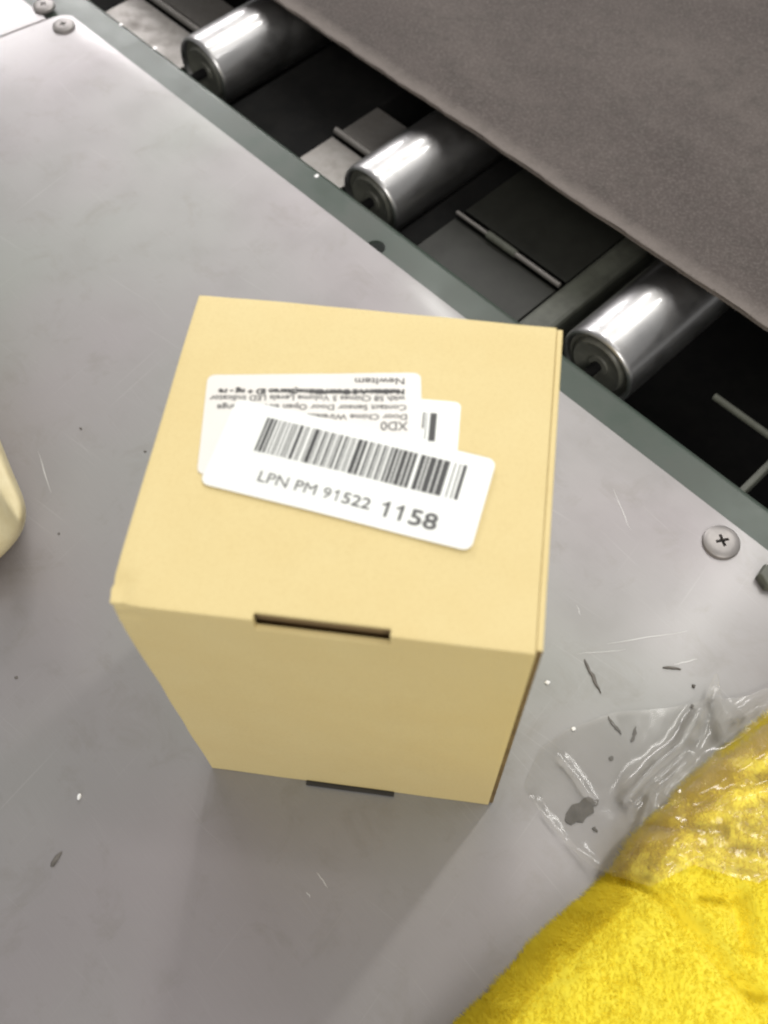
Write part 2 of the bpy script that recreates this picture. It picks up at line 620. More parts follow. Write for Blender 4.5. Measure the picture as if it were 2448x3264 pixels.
# little chips of bare metal on the rail's bend
for k, (px_, py_) in enumerate([(386, 78), (494, 153), (1010, 560)]):
    q = at(px_, py_, zf)
    s = 0.0012 + 0.0006 * random.random()
    ch = [(q.x + s * math.cos(a) * random.uniform(.6, 1.2), q.y + s * math.sin(a) * random.uniform(.6, 1.2)) for a in [i * PI / 3.5 for i in range(7)]]
    mesh_obj('paint_chip', prism_bm(ch, zf - 0.0005, zf + 0.0001), MAT['scratch'], rail)

# rollers
RR, ZA, VE = 0.0265, -0.0238, 0.3195
def roller_M(u_, z_):
    # local Z runs along V, away from the rail
    return Matrix(((U.x, 0, V.x, 0), (U.y, 0, V.y, 0), (0, 1, 0, 0), (0, 0, 0, 1))) , uv(u_, VE, z_)
def make_roller(u_, z_):
    Mr, loc = roller_M(u_, z_)
    prof = [(RR - 0.0042, 0.004), (RR - 0.0034, 0.0012), (RR - 0.0022, 0.0), (RR - 0.0010, 0.0004), (RR - 0.0002, 0.0016), (RR, 0.0034), (RR, 0.30), (RR * 0.5, 0.302), (0, 0.302)]
    r = mesh_obj('roller', lathe_bm(prof, 96), MAT['steel'], conv, 50)
    r.matrix_world = Matrix.Translation(loc) @ Mr
    cap = [(RR - 0.0041, 0.0038), (RR - 0.0062, 0.0056), (RR - 0.0072, 0.0054), (RR - 0.0080, 0.0018), (RR - 0.0092, 0.0010), (RR - 0.0106, 0.0016), (0.0120, 0.0034), (0.0070, 0.0036), (0.0066, 0.0022), (0, 0.0022)]
    mesh_obj('bearing_cap', lathe_bm(cap, 64), MAT['bearing'], r, 50)
    mesh_obj('axle', lathe_bm([(0, -0.0185), (0.0034, -0.0185), (0.0034, 0.003), (0, 0.003)], 12), MAT['black'], r)
    return r
for u_, z_ in ((-0.4150, -0.0215), (-0.2350, -0.0268), (-0.0363, -0.0235)):
    make_roller(u_, z_)

# belt
ZB = 0.020
bm = bmesh.new()
NU, NV = 220, 40
u0, u1, v0, v1 = -0.78, 0.42, 0.3795, 0.95
grid = []
for i in range(NU + 1):
    u_ = u0 + (u1 - u0) * i / NU
    fray = 0.0013 * nz(u_ * 60, 1.3, 0) + 0.0011 * nz(u_ * 230, 4.1, 0) + 0.0025 * (u_ + 0.1) - 0.0006
    row = []
    for j in range(NV + 1):
        t = j / NV
        v_ = v0 + (v1 - v0) * t ** 2.2 + fray * (1 - t) ** 20
        zz = ZB + 0.0006 * nz(u_ * 14, v_ * 14, 2) - (0.0006 if j == 0 else 0)
        row.append(bm.verts.new(uv(u_, v_, zz)))
    grid.append(row)
for i in range(NU):
    for j in range(NV):
        bm.faces.new((grid[i][j], grid[i + 1][j], grid[i + 1][j + 1], grid[i][j + 1]))
belt = mesh_obj('belt', bm, MAT['belt'], conv, 60)
if sum(p_.normal.z for p_ in belt.data.polygons) < 0:
    belt.data.flip_normals()
sm = belt.modifiers.new('solid', 'SOLIDIFY')
sm.thickness, sm.offset = 0.004, -1
baked(belt)
# frayed threads along the belt's edge
bm = bmesh.new()
for k in range(420):
    u_ = random.uniform(-0.62, 0.25)
    base = uv(u_, v0 + 0.0012 + 0.0025 * (u_ + 0.1), ZB + random.uniform(-0.003, 0.0004))
    d = (-V * random.uniform(0.3, 1) + U * random.uniform(-1, 1) + Vector((0, 0, random.uniform(-0.4, 0.5)))).normalized() * random.uniform(0.0016, 0.0042)
    s = U * 0.00022
    bm.faces.new([bm.verts.new(base - s), bm.verts.new(base + s), bm.verts.new(base + d)])
fr = mesh_obj('frayed_threads', bm, MAT['belt'], conv)
fr['kind'] = 'stuff'

# under-structure and black blocks seen between the rollers
def uvbox(name, ua, ub, va, vb, za, zb, mat, bev=0.0008, parent=conv):
    o = mesh_obj(name, box_bm(ua, ub, va, vb, za, zb, M=MUV), mat, parent)
    bevel(o, bev, 2)
    return o
ZP = -0.032
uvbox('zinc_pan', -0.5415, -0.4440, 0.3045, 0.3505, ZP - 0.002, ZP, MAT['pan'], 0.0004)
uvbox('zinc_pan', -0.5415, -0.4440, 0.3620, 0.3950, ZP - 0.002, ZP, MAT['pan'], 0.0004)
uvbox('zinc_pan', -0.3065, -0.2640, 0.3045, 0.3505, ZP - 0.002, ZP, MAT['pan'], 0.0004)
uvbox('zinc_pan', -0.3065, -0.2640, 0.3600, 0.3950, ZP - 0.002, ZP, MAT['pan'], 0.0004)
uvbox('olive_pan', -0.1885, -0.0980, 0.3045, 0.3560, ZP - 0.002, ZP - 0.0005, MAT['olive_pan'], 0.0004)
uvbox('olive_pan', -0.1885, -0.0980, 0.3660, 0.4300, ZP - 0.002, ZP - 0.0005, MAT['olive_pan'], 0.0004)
uvbox('black_block', -0.3860, -0.3075, 0.3045, 0.62, -0.10, -0.0335, MAT['black'], 0.0015)  # plain black blocks filling the dark strips next to the rollers
uvbox('black_block', -0.2075, -0.1895, 0.3045, 0.62, -0.10, -0.0345, MAT['black'], 0.0015)
uvbox('black_block', -0.70, -0.5430, 0.3045, 0.62, -0.10, -0.0335, MAT['black'], 0.0015)
uvbox('cross_bar', -0.0965, -0.0770, 0.3045, 0.62, -0.052, -0.030, MAT['olive'], 0.003)
uvbox('cross_bar', 0.0735, 0.0775, 0.3045, 0.62, -0.040, -0.030, MAT['olive'], 0.001)
bpan = uvbox('bottom_tray', -1.0, 0.8, 0.3045, 1.0, -0.150, -0.146, MAT['black'])
def rod(ua, ub, v_, z_, r, mat, name='tie_rod'):
    Mx = Matrix(((0, 0, U.x, 0), (0, 0, U.y, 0), (1, 0, 0, 0), (0, 0, 0, 1)))
    Mx = Matrix(((V.x, 0, U.x, 0), (V.y, 0, U.y, 0), (0, 1, 0, 0), (0, 0, 0, 1)))
    o = mesh_obj(name, lathe_bm([(0, 0), (r, 0), (r, ub - ua), (0, ub - ua)], 20), mat, conv, 40)
    o.matrix_world = Matrix.Translation(uv(ua, v_, z_)) @ Mx
    return o
rod(-0.5415, -0.4440, 0.3545, -0.0285, 0.0026, MAT['pan'])
rod(-0.3065, -0.2640, 0.3540, -0.0285, 0.0024, MAT['pan'])
rod(-0.1885, -0.1600, 0.3575, -0.0285, 0.0014, MAT['pan'])
rod(-0.1600, -0.1350, 0.3575, -0.0285, 0.0026, MAT['olive'], 'rod_coupling')
rod(-0.1350, -0.0970, 0.3575, -0.0285, 0.0018, MAT['pan'])
rod(0.0250, 0.30, 0.3580, -0.0290, 0.0022, MAT['olive'])

# ------------------------------------------------------------------ cardboard box
BW, BD, BH, TH = 0.130, 0.1222, 0.1854, 0.0022
boxr = empty('cardboard_box', (BW / 2, BD / 2, 0), 'upright cream cardboard box with three white stickers on its lid', 'box')
off = Vector((BW / 2, BD / 2, 0))
def dent(p):
    """worn soft corners and slightly bowed panels, in box coordinates"""
    x, y, z = p
    q = Vector(p)
    # crushed front-left top corner
    d = math.sqrt((x / 0.016) ** 2 + (y / 0.016) ** 2 + ((z - BH) / 0.020) ** 2)
    k = max(0.0, 1 - d)
    k = k * k * (3 - 2 * k)
    q += Vector((0.0002, 0.0008, -0.0014)) * k
    q += Vector((nz(x, y, z, 240), nz(x + 3, y, z, 240), nz(x, y + 5, z, 240))) * 0.0007 * min(1, k * 2.2)
    # bowed front and lid
    fx = math.sin(PI * min(1, max(0, x / BW)))
    fz = math.sin(PI * min(1, max(0, z / BH)))
    fy = math.sin(PI * min(1, max(0, y / BD)))
    if y < 0.004:
        q.y -= 0.0012 * fx * fz
    if z > BH - 0.004:
        q.z += 0.0012 * fx * fy
    if z > BH - 0.004:
        q.z -= 0.0005 * max(0, (y - (BD - 0.009)) / 0.009) ** 2 + 0.0003 * max(0, (0.005 - x) / 0.005) ** 2
    if x < 0.003:
        q.x += 0.0008 * nz(z, y, 0, 30) * fz
    q.z += 0.0004 * nz(x, y, z, 45)
    return q - off
def panel(name, x0, x1, y0, y1, z0, z1, n3, mats, bev=0.0006, cutters=None):
    bm = box_bm(x0, x1, y0, y1, z0, z1, *n3)
    o = mesh_obj(name, bm, mats, boxr)
    if cutters:
        o.parent = None
        cut(o, cutters)
        o.parent = boxr
    for v in o.data.vertices:
        v.co = dent(v.co)
    if bev:
        bevel(o, bev, 3, 50)
        baked(o)
    o.data.polygons.foreach_set('use_smooth', [True] * len(o.data.polygons))
    o.data.set_sharp_from_angle(angle=R(30))
    return o
XR = BW - 0.0022
TL_ = 0.0013
panel('lid', 0.0, XR, 0.0, BD, BH - TL_, BH, (60, 56, 1), MAT['card'], 0.0006,
      [box_bm(0.0445, 0.0855, -0.01, 0.0026, BH - 0.02, BH + 0.01)])
panel('front_panel', 0.0006, XR + 0.0002, 0.0002, TH, 0.0002, BH - TL_ - 0.0001, (60, 1, 80), MAT['card'], 0.0005,
      [box_bm(0.0445, 0.0855, -0.01, 0.01, BH - 0.0070, BH + 0.01)])
panel('back_panel', 0.0006, XR, BD - TH, BD - 0.0002, 0.0002, BH - TH - 0.0001, (10, 1, 12), MAT['card'])
panel('side_panel', 0.0, TH, TH + 0.0001, BD - TH - 0.0001, 0.0002, BH - TH - 0.0001, (1, 20, 24), MAT['card'])
sp = panel('side_panel', XR + 0.00015, BW, 0.0012, BD - 0.0004, 0.0002, BH - 0.0004, (1, 40, 50), [MAT['card'], MAT['raw']], 0.0004)
for poly in sp.data.polygons:
    if poly.normal.y < -0.6:
        poly.material_index = 1
panel('base_panel', TH, XR, TH, BD - TH, 0.0002, TH, (2, 2, 1), MAT['inner'], 0.0)
panel('tuck_flap', 0.03, 0.10, 0.0048, 0.0062, BH - 0.040, BH - TH - 0.0002, (2, 1, 2), MAT['inner'], 0.0)
lt = panel('dark_strip', 0.0450, 0.0853, -0.0020, 0.0001, 0.0003, 0.0016, (8, 1, 1), MAT['dark'], 0.0003)  # thin dark strip along the foot of the front, as wide as the slot
lt['label'] = 'dark strip under the front edge'

# stickers ---------------------------------------------------------------
def lid_z(x, y):
    return dent(Vector((x, y, BH))).z
def rounded_rect(w, h, r, seg=6):
    out = []
    for cx, cy, a0 in ((w - r, -r, PI / 2), (w - r, -h + r, 0), (r, -h + r, -PI / 2), (r, -r, -PI)):
        for k in range(seg + 1):
            a = a0 - PI / 2 * k / seg
            out.append((cx + r * math.cos(a), cy + r * math.sin(a)))
    return out
def sticker(tl, ang, w, h, r, lift, mat, label, curl=0.0):
    """grid sheet following the lid; local x along the top edge, y up, origin at its top-left"""
    Ms = Matrix.Translation((tl[0], tl[1], 0)) @ Matrix.Rotation(ang, 4, 'Z')
    bm = bmesh.new()
    outl = [bm.verts.new((x, y, 0)) for x, y in rounded_rect(w, h, r)]
    f = bm.faces.new(outl)
    bmesh.ops.triangulate(bm, faces=[f])
    for k in range(1, 10):
        for no_, co_ in (((1, 0, 0), (w * k / 10, 0, 0)), ((0, 1, 0), (0, -h * k / 10, 0))):
            bmesh.ops.bisect_plane(bm, geom=bm.verts[:] + bm.edges[:] + bm.faces[:], plane_co=co_, plane_no=no_)
    ext = bmesh.ops.extrude_face_region(bm, geom=bm.faces[:])
    top = {v for v in ext['geom'] if isinstance(v, bmesh.types.BMVert)}
    for v in bm.verts:
        u_ = v.co.x / w
        p = Ms @ v.co
        z_ = lid_z(p.x, p.y) + lift + (0.00016 if v in top else 0.0)
        if curl:
            z_ += curl * max(0, u_ - 0.72) ** 2
        v.co = Vector((p.x - off.x, p.y - off.y, z_))
    bmesh.ops.recalc_face_normals(bm, faces=bm.faces)
    o = mesh_obj('sticker', bm, mat, boxr)
    o['label'] = label
    return o, Ms
def on_sticker(name, bm_or_me, Ms, parent, lift, mat, flip=None):
    """drop flat printed geometry (sticker coordinates) onto the lid"""
    me = bm_or_me
    if isinstance(bm_or_me, bmesh.types.BMesh):
        me = bpy.data.meshes.new(name)
        bm_or_me.to_mesh(me)
        bm_or_me.free()
    for v in me.vertices:
        p = Ms @ Vector((v.co.x, v.co.y, 0))
        v.co = Vector((p.x - off.x, p.y - off.y, lid_z(p.x, p.y) + lift))
    me.materials.clear()
    return link_mesh(name, me, mat, parent)
def text_mesh(body, cap, width=None, bold=0.0):
    cu = bpy.data.curves.new('print', 'FONT')
    cu.body, cu.size = body, cap / 0.729
    cu.offset = bold + 0.00007
    cu.resolution_u = 3
    o = bpy.data.objects.new('print', cu)
    C.objects.link(o)
    dg = bpy.context.evaluated_depsgraph_get()
    dg.update()
    me = bpy.data.meshes.new_from_object(o.evaluated_get(dg))
    bpy.data.objects.remove(o)
    xs = [v.co.x for v in me.vertices]
    x0, x1 = min(xs), max(xs)
    s = 1.0 if width is None else width / (x1 - x0)
    for v in me.vertices:
        v.co.x = (v.co.x - x0) * s
    return me
def quads(rects):
    bm = bmesh.new()
    for x0, x1, y0, y1 in rects:
        n_ = max(1, int((x1 - x0) / 0.006))
        for k in range(n_):
            a, b = x0 + (x1 - x0) * k / n_, x0 + (x1 - x0) * (k + 1) / n_
            ym = (y0 + y1) / 2
            for ya, yb in ((y0, ym), (ym, y1)):
                bm.faces.new([bm.verts.new((a, ya, 0)), bm.verts.new((b, ya, 0)), bm.verts.new((b, yb, 0)), bm.verts.new((a, yb, 0))])
    return bm

# third sticker (lowest), second, then the big barcode sticker on top
A3 = R(2.0)
s3, M3s = sticker((0.0480, 0.0837), A3, 0.0500, 0.0300, 0.0022, 0.00003, MAT['paper'], 'white sticker with two thick black bars peeking out at right')
on_sticker('barcode', quads([(0.0402, 0.0424, -0.0166, -0.0054), (0.0378, 0.0384, -0.0120, -0.0054), (0.0389, 0.0392, -0.0160, -0.0054)]), M3s, s3, 0.00024, MAT['ink'])
A2 = R(7.6)
s2, M2s = sticker((0.0117, 0.0862), A2, 0.0722, 0.0395, 0.0026, 0.00028, MAT['paper_b'], 'off-white product sticker printed with upside-down text')
inv2 = M2s.inverted()
rows = [((0.07846, 0.08988), 'NewItem', 0.0167, 0.0028, 0.0),
        ((0.07897, 0.08582), 'Nexbest-A-2 Door/Chime(Stereo ID + ng - re', 0.0625, 0.0021, 0.00012),
        ((0.07965, 0.08304), 'with 58 Chimes 5 Volume Levels LED Indicator', 0.0655, 0.0023, 0.0),
        ((0.08045, 0.07934), 'Contact Sensor Door Open 600 feet range', 0.0630, 0.0023, 0.0),
        ((0.08112, 0.07558), 'Door Chime Wireless', 0.0330, 0.0023, 0.0),
        ((0.08198, 0.07134), 'XD0', 0.0090, 0.0036, 0.0)]
for (x_, y_), body, wd, cap, bold in rows:
    me = text_mesh(body, cap, wd, bold)
    l = inv2 @ Vector((x_, y_, 0))
    Mt = M2s @ Matrix.Translation((l.x, l.y + cap, 0)) @ Matrix.Rotation(PI - R(1.0), 4, 'Z')
    on_sticker('printed_text', me, Mt, s2, 0.00052, MAT['ink'] if bold else MAT['ink_soft'])
l = inv2 @ Vector((0.07897, 0.0868, 0))
Mt = M2s @ Matrix.Translation((l.x, l.y, 0)) @ Matrix.Rotation(PI - R(1.0), 4, 'Z')
on_sticker('strike_line', quads([(0.0003, 0.0335, -0.00035, 0.00035), (0.0180, 0.0320, -0.00062, 0.00062), (0.004, 0.010, -0.0006, 0.0006)]), Mt, s2, 0.00055, MAT['ink'])
A1 = R(-8.8)
s1, M1s = sticker((0.02385, 0.07745), A1, 0.0886, 0.0342, 0.0030, 0.00062, MAT['paper'], 'large white barcode sticker lying tilted across the other two', curl=0.004)
inv1 = M1s.inverted()
def loc1(x_, y_):
    l = inv1 @ Vector((x_, y_, 0))
    return l.x, l.y
b0, b1 = loc1(0.03566, 0.0707), loc1(0.10249, 0.05858)
bx0, bx1 = 0.0126, 0.0806
by1 = -0.0048
by0 = by1 - 0.0132
# widths sketched from the photograph: (relative start, width) of dark bars, denser to the right
rects = []
rnd = random.Random(31)
x = bx0
pattern = [2, 1, 3, 1, 2, 2, 1, 2, 1, 1, 1, 2, 1, 2, 1, 1, 1, 1, 1, 2, 3, 2, 1, 1, 1, 3, 1, 1, 4, 1, 1, 2, 2, 1, 1, 2, 2, 1, 1, 2, 1, 1, 2, 2, 2, 1, 1, 2,
           1, 1, 1, 2, 4, 1, 3, 2, 2, 1, 1, 2, 2, 1, 1, 2, 2, 1, 1, 2, 2, 1, 3, 1, 2, 1, 4, 1, 3, 1, 3, 3, 4, 1, 2, 1, 5, 1, 4, 1, 5, 4, 1, 3, 1, 2, 3, 1]
tot = sum(pattern)
for k, n_ in enumerate(pattern):
    wdt = (bx1 - bx0) * n_ / tot
    if k % 2 == 0:
        rects.append((x, x + wdt, by0, by1))
    x += wdt
on_sticker('barcode', quads(rects), M1s, s1, 0.00090, MAT['ink'])
def digit_one(x_, cap, wst):
    """a one with a flag, drawn at x_ on the baseline"""
    bm = bmesh.new()
    f1 = [(x_ + cap * 0.26, 0), (x_ + cap * 0.26 + wst, 0), (x_ + cap * 0.26 + wst, cap), (x_ + cap * 0.26 + wst * 0.35, cap),
          (x_ + cap * 0.17, cap * 0.84), (x_ + cap * 0.02, cap * 0.77), (x_ + cap * 0.02, cap * 0.66), (x_ + cap * 0.26, cap * 0.71)]
    bm.faces.new([bm.verts.new((a, b, 0)) for a, b in f1])
    return bm
def shift(me, dx):
    for v in me.vertices:
        v.co.x += dx
    return me
lx, ly = loc1(0.03677, 0.0466)
Mt = M1s @ Matrix.Translation((lx, ly, 0)) @ Matrix.Rotation(R(-0.6), 4, 'Z')
on_sticker('printed_text', text_mesh('LPN PM 9', 0.0041, 0.0241, -0.00007), Mt, s1, 0.00090, MAT['ink_soft'])
on_sticker('printed_text', digit_one(0.0249, 0.0041, 0.00052), Mt, s1, 0.00090, MAT['ink_soft'])
on_sticker('printed_text', shift(text_mesh('522', 0.0041, 0.0092), 0.0280), Mt, s1, 0.00090, MAT['ink_soft'])
lx, ly = loc1(0.0768, 0.0402)
Mt = M1s @ Matrix.Translation((lx, ly - 0.0012, 0)) @ Matrix.Rotation(R(-1.0), 4, 'Z')
on_sticker('printed_text', digit_one(0.0, 0.0057, 0.0010), Mt, s1, 0.00090, MAT['ink_soft'])
on_sticker('printed_text', digit_one(0.0046, 0.0057, 0.0010), Mt, s1, 0.00090, MAT['ink_soft'])
on_sticker('printed_text', shift(text_mesh('58', 0.0057, 0.0089, 0.00010), 0.0094), Mt, s1, 0.00090, MAT['ink_soft'])
# stickers 1's print follows the same curl
for ch in s1.children:
    for v in ch.data.vertices:
        l = inv1 @ Vector((v.co.x + off.x, v.co.y + off.y, 0))
        v.co.z += 0.004 * max(0, l.x / 0.0886 - 0.72) ** 2

# ------------------------------------------------------------------ cream package at the left edge
bm = bmesh.new()
levels = [
    (0.000, [(55, 1602), (52, 1672), (22, 1722), (-25, 1775), (-380, 2120), (-380, 560), (-10, 1415), (28, 1520)]),
    (0.013, [(86, 1600), (86, 1682), (46, 1748), (0, 1803), (-380, 2160), (-380, 500), (0, 1390), (40, 1510)]),
    (0.030, [(88, 1602), (82, 1682), (44, 1722), (0, 1735), (-380, 1800), (-380, 500), (0, 1390), (40, 1510)]),
    (0.050, [(84, 1610), (68, 1684), (36, 1640), (0, 1586), (-380, 1060), (-380, 520), (-4, 1400), (36, 1516)]),
    (0.053, [(62, 1604), (54, 1650), (28, 1606), (-10, 1560), (-380, 1000), (-380, 560), (-16, 1430), (18, 1524)]),
]
rings = [[bm.verts.new(at(a, b, z)) for a, b in px] for z, px in levels]
for a, b in zip(rings[:-1], rings[1:]):
    for i in range(len(a)):
        bm.faces.new((a[i], a[(i + 1) % len(a)], b[(i + 1) % len(b)], b[i]))
bm.faces.new(rings[-1])
bm.faces.new(rings[0][::-1])
bmesh.ops.recalc_face_normals(bm, faces=bm.faces)
pk = mesh_obj('package', bm, MAT['cream'], None, 180)
ss = pk.modifiers.new('sub', 'SUBSURF')
ss.levels = ss.render_levels = 2
baked(pk)
tag(pk, 'cream rounded package cut off by the left edge of the photo', 'package')

# ------------------------------------------------------------------ yellow fleece
E = [(1330, 3420), (1470, 3264), (1580, 3150), (1700, 3020), (1830, 2900), (1930, 2810), (2010, 2690), (2150, 2545), (2290, 2420), (2448, 2290), (2560, 2210)]
EP = [at(a, b) for a, b in E]
eu = (EP[-1] - EP[0]).normalized()
ev = Vector((eu.y, -eu.x, 0))                # into the fleece (towards lower right)
L = (EP[-1] - EP[0]).length
def edge_off(s):
    """offset of the photographed edge from the straight line, by arc position"""
    pr = [((p_ - EP[0]).dot(eu), (p_ - EP[0]).dot(ev)) for p_ in EP]
    if s <= pr[0][0]:
        return pr[0][1]
    for (a, fa), (b, fb) in zip(pr[:-1], pr[1:]):
        if a <= s <= b:
            t = (s - a) / (b - a)
            return fa + (fb - fa) * t
    return pr[-1][1]
def segd(p_, a, b):
    ab = b - a
    t = max(0, min(1, (p_ - a).dot(ab) / ab.length_squared))
    return (p_ - (a + ab * t)).length
crease = [[at(1905, 2800), at(2000, 2850), at(2090, 2930), at(2180, 3030), at(2260, 3130), at(2340, 3200)],
          [at(2185, 2900), at(2240, 2908), at(2285, 2905), at(2300, 2980), at(2310, 3050)],
          [at(2000, 2630), at(2120, 2680), at(2230, 2690)], [at(2140, 2640), at(2260, 2560), at(2400, 2540)]]
def fleece_h(s, d):
    p_ = EP[0] + eu * s + ev * (d + edge_off(s))
    t = max(0.0, d)
    h = 0.034 * (1 - math.exp(-(t / 0.007) ** 0.9))
    h += 0.004 * nz(p_.x, p_.y, 0, 28) * min(1, t / 0.02) + 0.0016 * nz(p_.x, p_.y, 4, 95) * min(1, t / 0.01)
    h += 0.0007 * nz(p_.x, p_.y, 9, 330)
    q_ = Vector((p_.x, p_.y, 0))
    for k, cr in enumerate(crease):
        dd = min(segd(q_, a, b) for a, b in zip(cr[:-1], cr[1:]))
        h -= (0.0075, 0.0075, 0.0025, 0.0025)[k] * math.exp(-(dd / 0.0035) ** 2) * min(1, t / 0.006 + 0.4)
    return p_, max(0.0003, h)
fl = empty('yellow_fleece', (0.22, -0.06, 0), 'bright yellow fluffy fleece item partly inside a clear plastic bag', 'fleece')
bm = bmesh.new()
NS, ND = 190, 110
s0, s1_ = -0.02, L + 0.02
rowsv = []
for i in range(NS + 1):
    s = s0 + (s1_ - s0) * i / NS
    r_ = []
    for j in range(ND + 1):
        d = 0.17 * (j / ND) ** 1.5
        p_, h = fleece_h(s, d)
        e_ = min(1, (s - s0) / 0.01, (s1_ - s) / 0.01, (0.17 - d) / 0.01)
        jit = (nz(p_.x, p_.y, 2, 260) * 0.0016) * math.exp(-d / 0.004)
        r_.append(bm.verts.new((p_.x + ev.x * jit - fl.location.x, p_.y + ev.y * jit - fl.location.y, 0.0004 + h * max(0, e_))))
    rowsv.append(r_)
for i in range(NS):
    for j in range(ND):
        bm.faces.new((rowsv[i][j], rowsv[i + 1][j], rowsv[i + 1][j + 1], rowsv[i][j + 1]))
bm.faces.ensure_lookup_table()
bmesh.ops.recalc_face_normals(bm, faces=bm.faces)
body = mesh_obj('fleece_body', bm, MAT['fleece'], fl, 180)
if sum(p_.normal.z for p_ in body.data.polygons) < 0:
    body.data.flip_normals()
# nap: short fibres
verts, faces = [], []
rn = random.Random(3)
for k in range(60000):
    s = rn.uniform(0.0, L)
    d = 0.125 * rn.random() ** 1.35 if k % 3 else rn.random() ** 1.5 * 0.012
    p_, h = fleece_h(s, d)
    base = Vector((p_.x - fl.location.x, p_.y - fl.location.y, 0.0002 + h))
    lean = Vector((nz(p_.x, p_.y, 1, 70), nz(p_.x, p_.y, 7, 70), 0)) * 1.7
    edge = math.exp(-d / 0.006)
    dr = (Vector((rn.gauss(0, 0.32), rn.gauss(0, 0.32), 0.55)) + lean - ev * edge * 1.0).normalized()
    ln = rn.uniform(0.0014, 0.0034) * (1 + 0.5 * edge)
    sd = Vector((-dr.y, dr.x, 0)).normalized() * 0.00022
    n0 = len(verts)
    verts += [base - sd, base + sd, base + dr * ln]
    faces.append((n0, n0 + 1, n0 + 2))
me = bpy.data.meshes.new('fuzz')
me.from_pydata(verts, [], faces)
fz = link_mesh('fuzz', me, MAT['fibre'], fl)
fz['kind'] = 'stuff'

# ------------------------------------------------------------------ clear plastic bag
bagr = empty('plastic_bag', (0.2, 0.03, 0), 'crinkled clear plastic bag around the yellow fleece, lying flat beside box', 'plastic bag')
outline = [(1668, 2505), (1700, 2560), (1735, 2615), (1800, 2690), (1868, 2760), (1935, 2806), (2030, 2860), (2150, 2800), (2330, 2860), (2520, 2780), (2640, 2450), (2600, 2160),
           (2448, 2195), (2380, 2225), (2300, 2235), (2262, 2165), (2235, 2240), (2120, 2260), (1960, 2270), (1800, 2330), (1720, 2390)]
OP = [at(a, b) for a, b in outline]
def inside(x_, y_):
    c_ = False
    n_ = len(OP)
    j_ = n_ - 1
    for i_ in range(n_):
        if ((OP[i_].y > y_) != (OP[j_].y > y_)) and (x_ < (OP[j_].x - OP[i_].x) * (y_ - OP[i_].y) / (OP[j_].y - OP[i_].y) + OP[i_].x):
            c_ = not c_
        j_ = i_
    return c_
def seg3(p_, a, b):
    ab = b - a
    t = max(0, min(1, (p_ - a).dot(ab) / ab.length_squared))
    return (p_ - (a + ab * t)).length
folds = [([(2266, 2172), (2215, 2290), (2165, 2380), (2080, 2450), (2000, 2540)], 0.0050, 0.0030), ([(2268, 2172), (2290, 2260), (2320, 2330)], 0.0050, 0.0026),
         ([(1790, 2425), (1830, 2470), (1880, 2545)], 0.0014, 0.0016), ([(1950, 2800), (2020, 2690), (2140, 2560), (2260, 2450)], 0.0060, 0.0034),
         ([(2060, 2600), (2090, 2520), (2180, 2440)], 0.0040, 0.0022), ([(2300, 2330), (2370, 2290), (2448, 2250)], 0.0050, 0.0028), ([(1700, 2560), (1800, 2680), (1890, 2755)], 0.0016, 0.0016),
         ([(2130, 2790), (2220, 2770), (2330, 2800)], 0.0026, 0.0020), ([(2190, 2640), (2300, 2600), (2448, 2560)], 0.0026, 0.0020), ([(2330, 2480), (2400, 2430), (2500, 2400)], 0.0026, 0.0018)]
folds = [([at(a, b) for a, b in pth], h_, w_) for pth, h_, w_ in folds]
def bag_z(x_, y_):
    q_ = Vector((x_, y_, 0))
    v_ = q_ - EP[0]
    s = v_.dot(eu)
    d = v_.dot(ev) - edge_off(s)
    big = 0.5 + 0.5 * nz(x_, y_, 3, 38)
    soft = nz(x_, y_, 6, 60)
    rid = max(0, 1 - abs(nz(x_, y_, 8, 85)) * 2.6)
    fo = 0.0
    for pth, h_, w_ in folds:
        dd = min(seg3(q_, a, b) for a, b in zip(pth[:-1], pth[1:]))
        dd *= 1 + 0.35 * nz(x_, y_, 12, 140)
        fo += h_ * math.exp(-(dd / w_) ** 1.4)
    if d > 0:
        _, h = fleece_h(s, d)
        return h + 0.0022 + 0.006 * math.exp(-d / 0.008) + 0.0008 * soft + 0.0007 * rid + fo * 0.7
    near = math.exp(d / 0.011)
    return 0.0006 + near * (0.006 + 0.004 * big) + (0.0002 + 0.0010 * near) * (0.5 + soft) + 0.0006 * near * rid + fo
bm = bmesh.new()
poly = [bm.verts.new((p_.x, p_.y, 0)) for p_ in OP]
f = bm.faces.new(poly)
bmesh.ops.triangulate(bm, faces=[f])
xs = [p_.x for p_ in OP]
ys = [p_.y for p_ in OP]
STEP = 0.0013
k = min(xs)
while k < max(xs):
    k += STEP
    bmesh.ops.bisect_plane(bm, geom=bm.verts[:] + bm.edges[:] + bm.faces[:], plane_co=(k, 0, 0), plane_no=(1, 0, 0))
k = min(ys)
while k < max(ys):
    k += STEP
    bmesh.ops.bisect_plane(bm, geom=bm.verts[:] + bm.edges[:] + bm.faces[:], plane_co=(0, k, 0), plane_no=(0, 1, 0))
for v in bm.verts:
    v.co.z = bag_z(v.co.x, v.co.y)
    v.co -= bagr.location
bmesh.ops.recalc_face_normals(bm, faces=bm.faces)
film = mesh_obj('film', bm, MAT['film'], bagr, 60)
if sum(p_.normal.z for p_ in film.data.polygons) < 0:
    film.data.flip_normals()
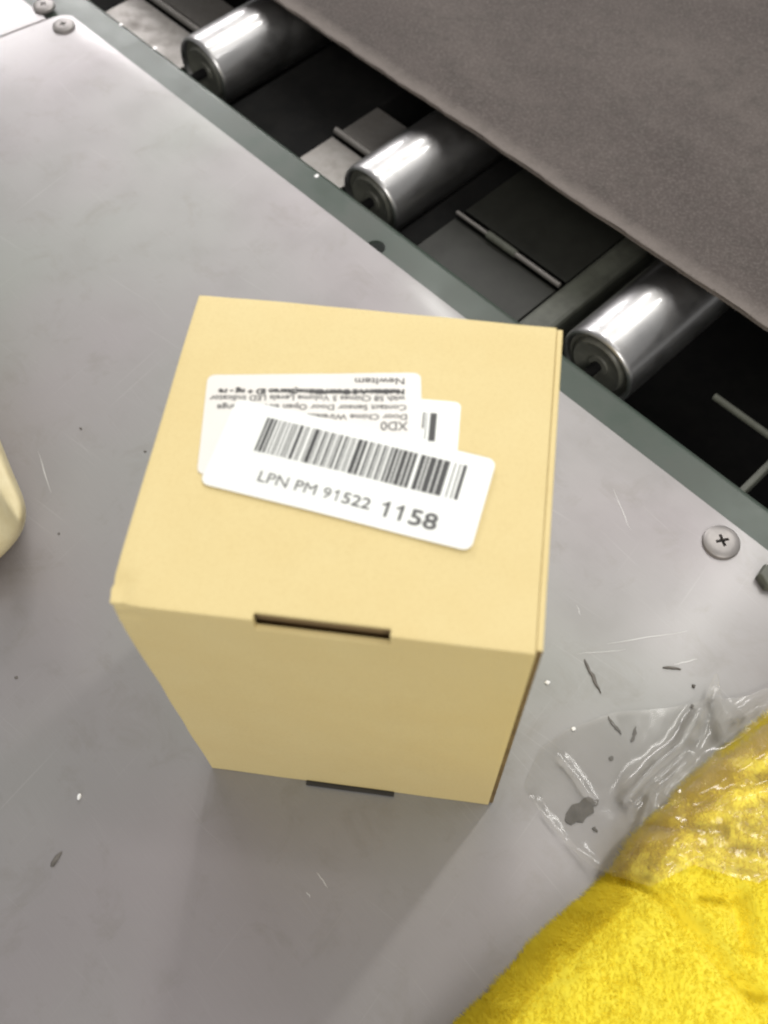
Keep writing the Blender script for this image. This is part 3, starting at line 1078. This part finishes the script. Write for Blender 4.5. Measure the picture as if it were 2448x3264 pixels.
# dirt caught on the film
def stain(pix, width=None, n=0):
    P = pix
    o = sliver('dirt_smear', P, MAT['fleck'], None, z=0.0, t=0.0005, width=width)
    for v in o.data.vertices:
        v.co.z = v.co.z + 0.0004
        v.co -= bagr.location
    o.parent = bagr
    return o
stain([(1800, 2612), (1806, 2590), (1822, 2566), (1846, 2560), (1858, 2546), (1876, 2541), (1892, 2550), (1908, 2551), (1904, 2566), (1890, 2572), (1893, 2590), (1870, 2604), (1858, 2622), (1836, 2620), (1822, 2630), (1806, 2624)])
stain(wob((1862, 2100), (1915, 2212), 9, 3), 0.0014)
stain(wob((1936, 2285), (1980, 2340), 7, 3), 0.0016)
stain(wob((2026, 2318), (2012, 2368), 6, 3), 0.0018)
stain(wob((1940, 2415), (1952, 2422), 5, 2), 0.0022)
stain(wob((1888, 2640), (1905, 2650), 5, 2), 0.0020)
stain(wob((2206, 2185), (2212, 2192), 5, 2), 0.0018)
stain(wob((2200, 2250), (2210, 2254), 5, 2), 0.0018)
stain(wob((2112, 2126), (2168, 2134), 6, 3), 0.0012)

# ------------------------------------------------------------------ loose specks on the plate
def lump(px_, py_, a, b, rot, h, mat, name, label, cat, seed):
    q = at(px_, py_)
    r_ = random.Random(seed)
    bm = bmesh.new()
    bmesh.ops.create_icosphere(bm, subdivisions=2, radius=1)
    for v in bm.verts:
        k = 1 + 0.35 * nz(v.co.x + seed, v.co.y, v.co.z, 1.7) + r_.uniform(-0.08, 0.08)
        x_, y_ = v.co.x * a * k, v.co.y * b * k
        v.co = Vector((x_ * math.cos(rot) - y_ * math.sin(rot), x_ * math.sin(rot) + y_ * math.cos(rot), max(0, v.co.z * h * k + h * 0.5)))
    o = mesh_obj(name, bm, mat, None, 60)
    o.location = (q.x, q.y, 0)
    return tag(o, label, cat)
lump(178, 2741, 0.0036, 0.0012, R(70), 0.0006, MAT['fleck'], 'grime_fleck', 'dark grime fleck on the bare plate at lower left', 'fleck', 1)
lump(253, 2540, 0.0009, 0.0016, R(0), 0.0008, MAT['crumb'], 'paper_crumb', 'white crumb on the plate left of the box, above the dark fleck', 'crumb', 2)
lump(1745, 2176, 0.0012, 0.0011, 0, 0.0008, MAT['crumb'], 'paper_crumb', 'white crumb close beside the right front edge of the box', 'crumb', 3)
lump(1828, 2324, 0.0011, 0.0011, 0, 0.0007, MAT['crumb'], 'paper_crumb', 'white crumb between the box and the plastic bag', 'crumb', 4)
lump(52, 2160, 0.0009, 0.0007, 0, 0.0004, MAT['fleck'], 'grime_fleck', 'tiny dark speck below the cream package', 'fleck', 5)
lump(188, 1701, 0.0006, 0.0005, 0, 0.0004, MAT['fleck'], 'grime_fleck', 'tiny dark speck just right of the cream package', 'fleck', 6)
lump(258, 1366, 0.0010, 0.0005, R(-30), 0.0004, MAT['fleck'], 'grime_fleck', 'tiny dark speck on the plate above the cream package', 'fleck', 7)
lump(463, 1439, 0.0009, 0.0005, 0, 0.0004, MAT['fleck'], 'grime_fleck', 'tiny dark speck by the left edge of the box lid', 'fleck', 8)
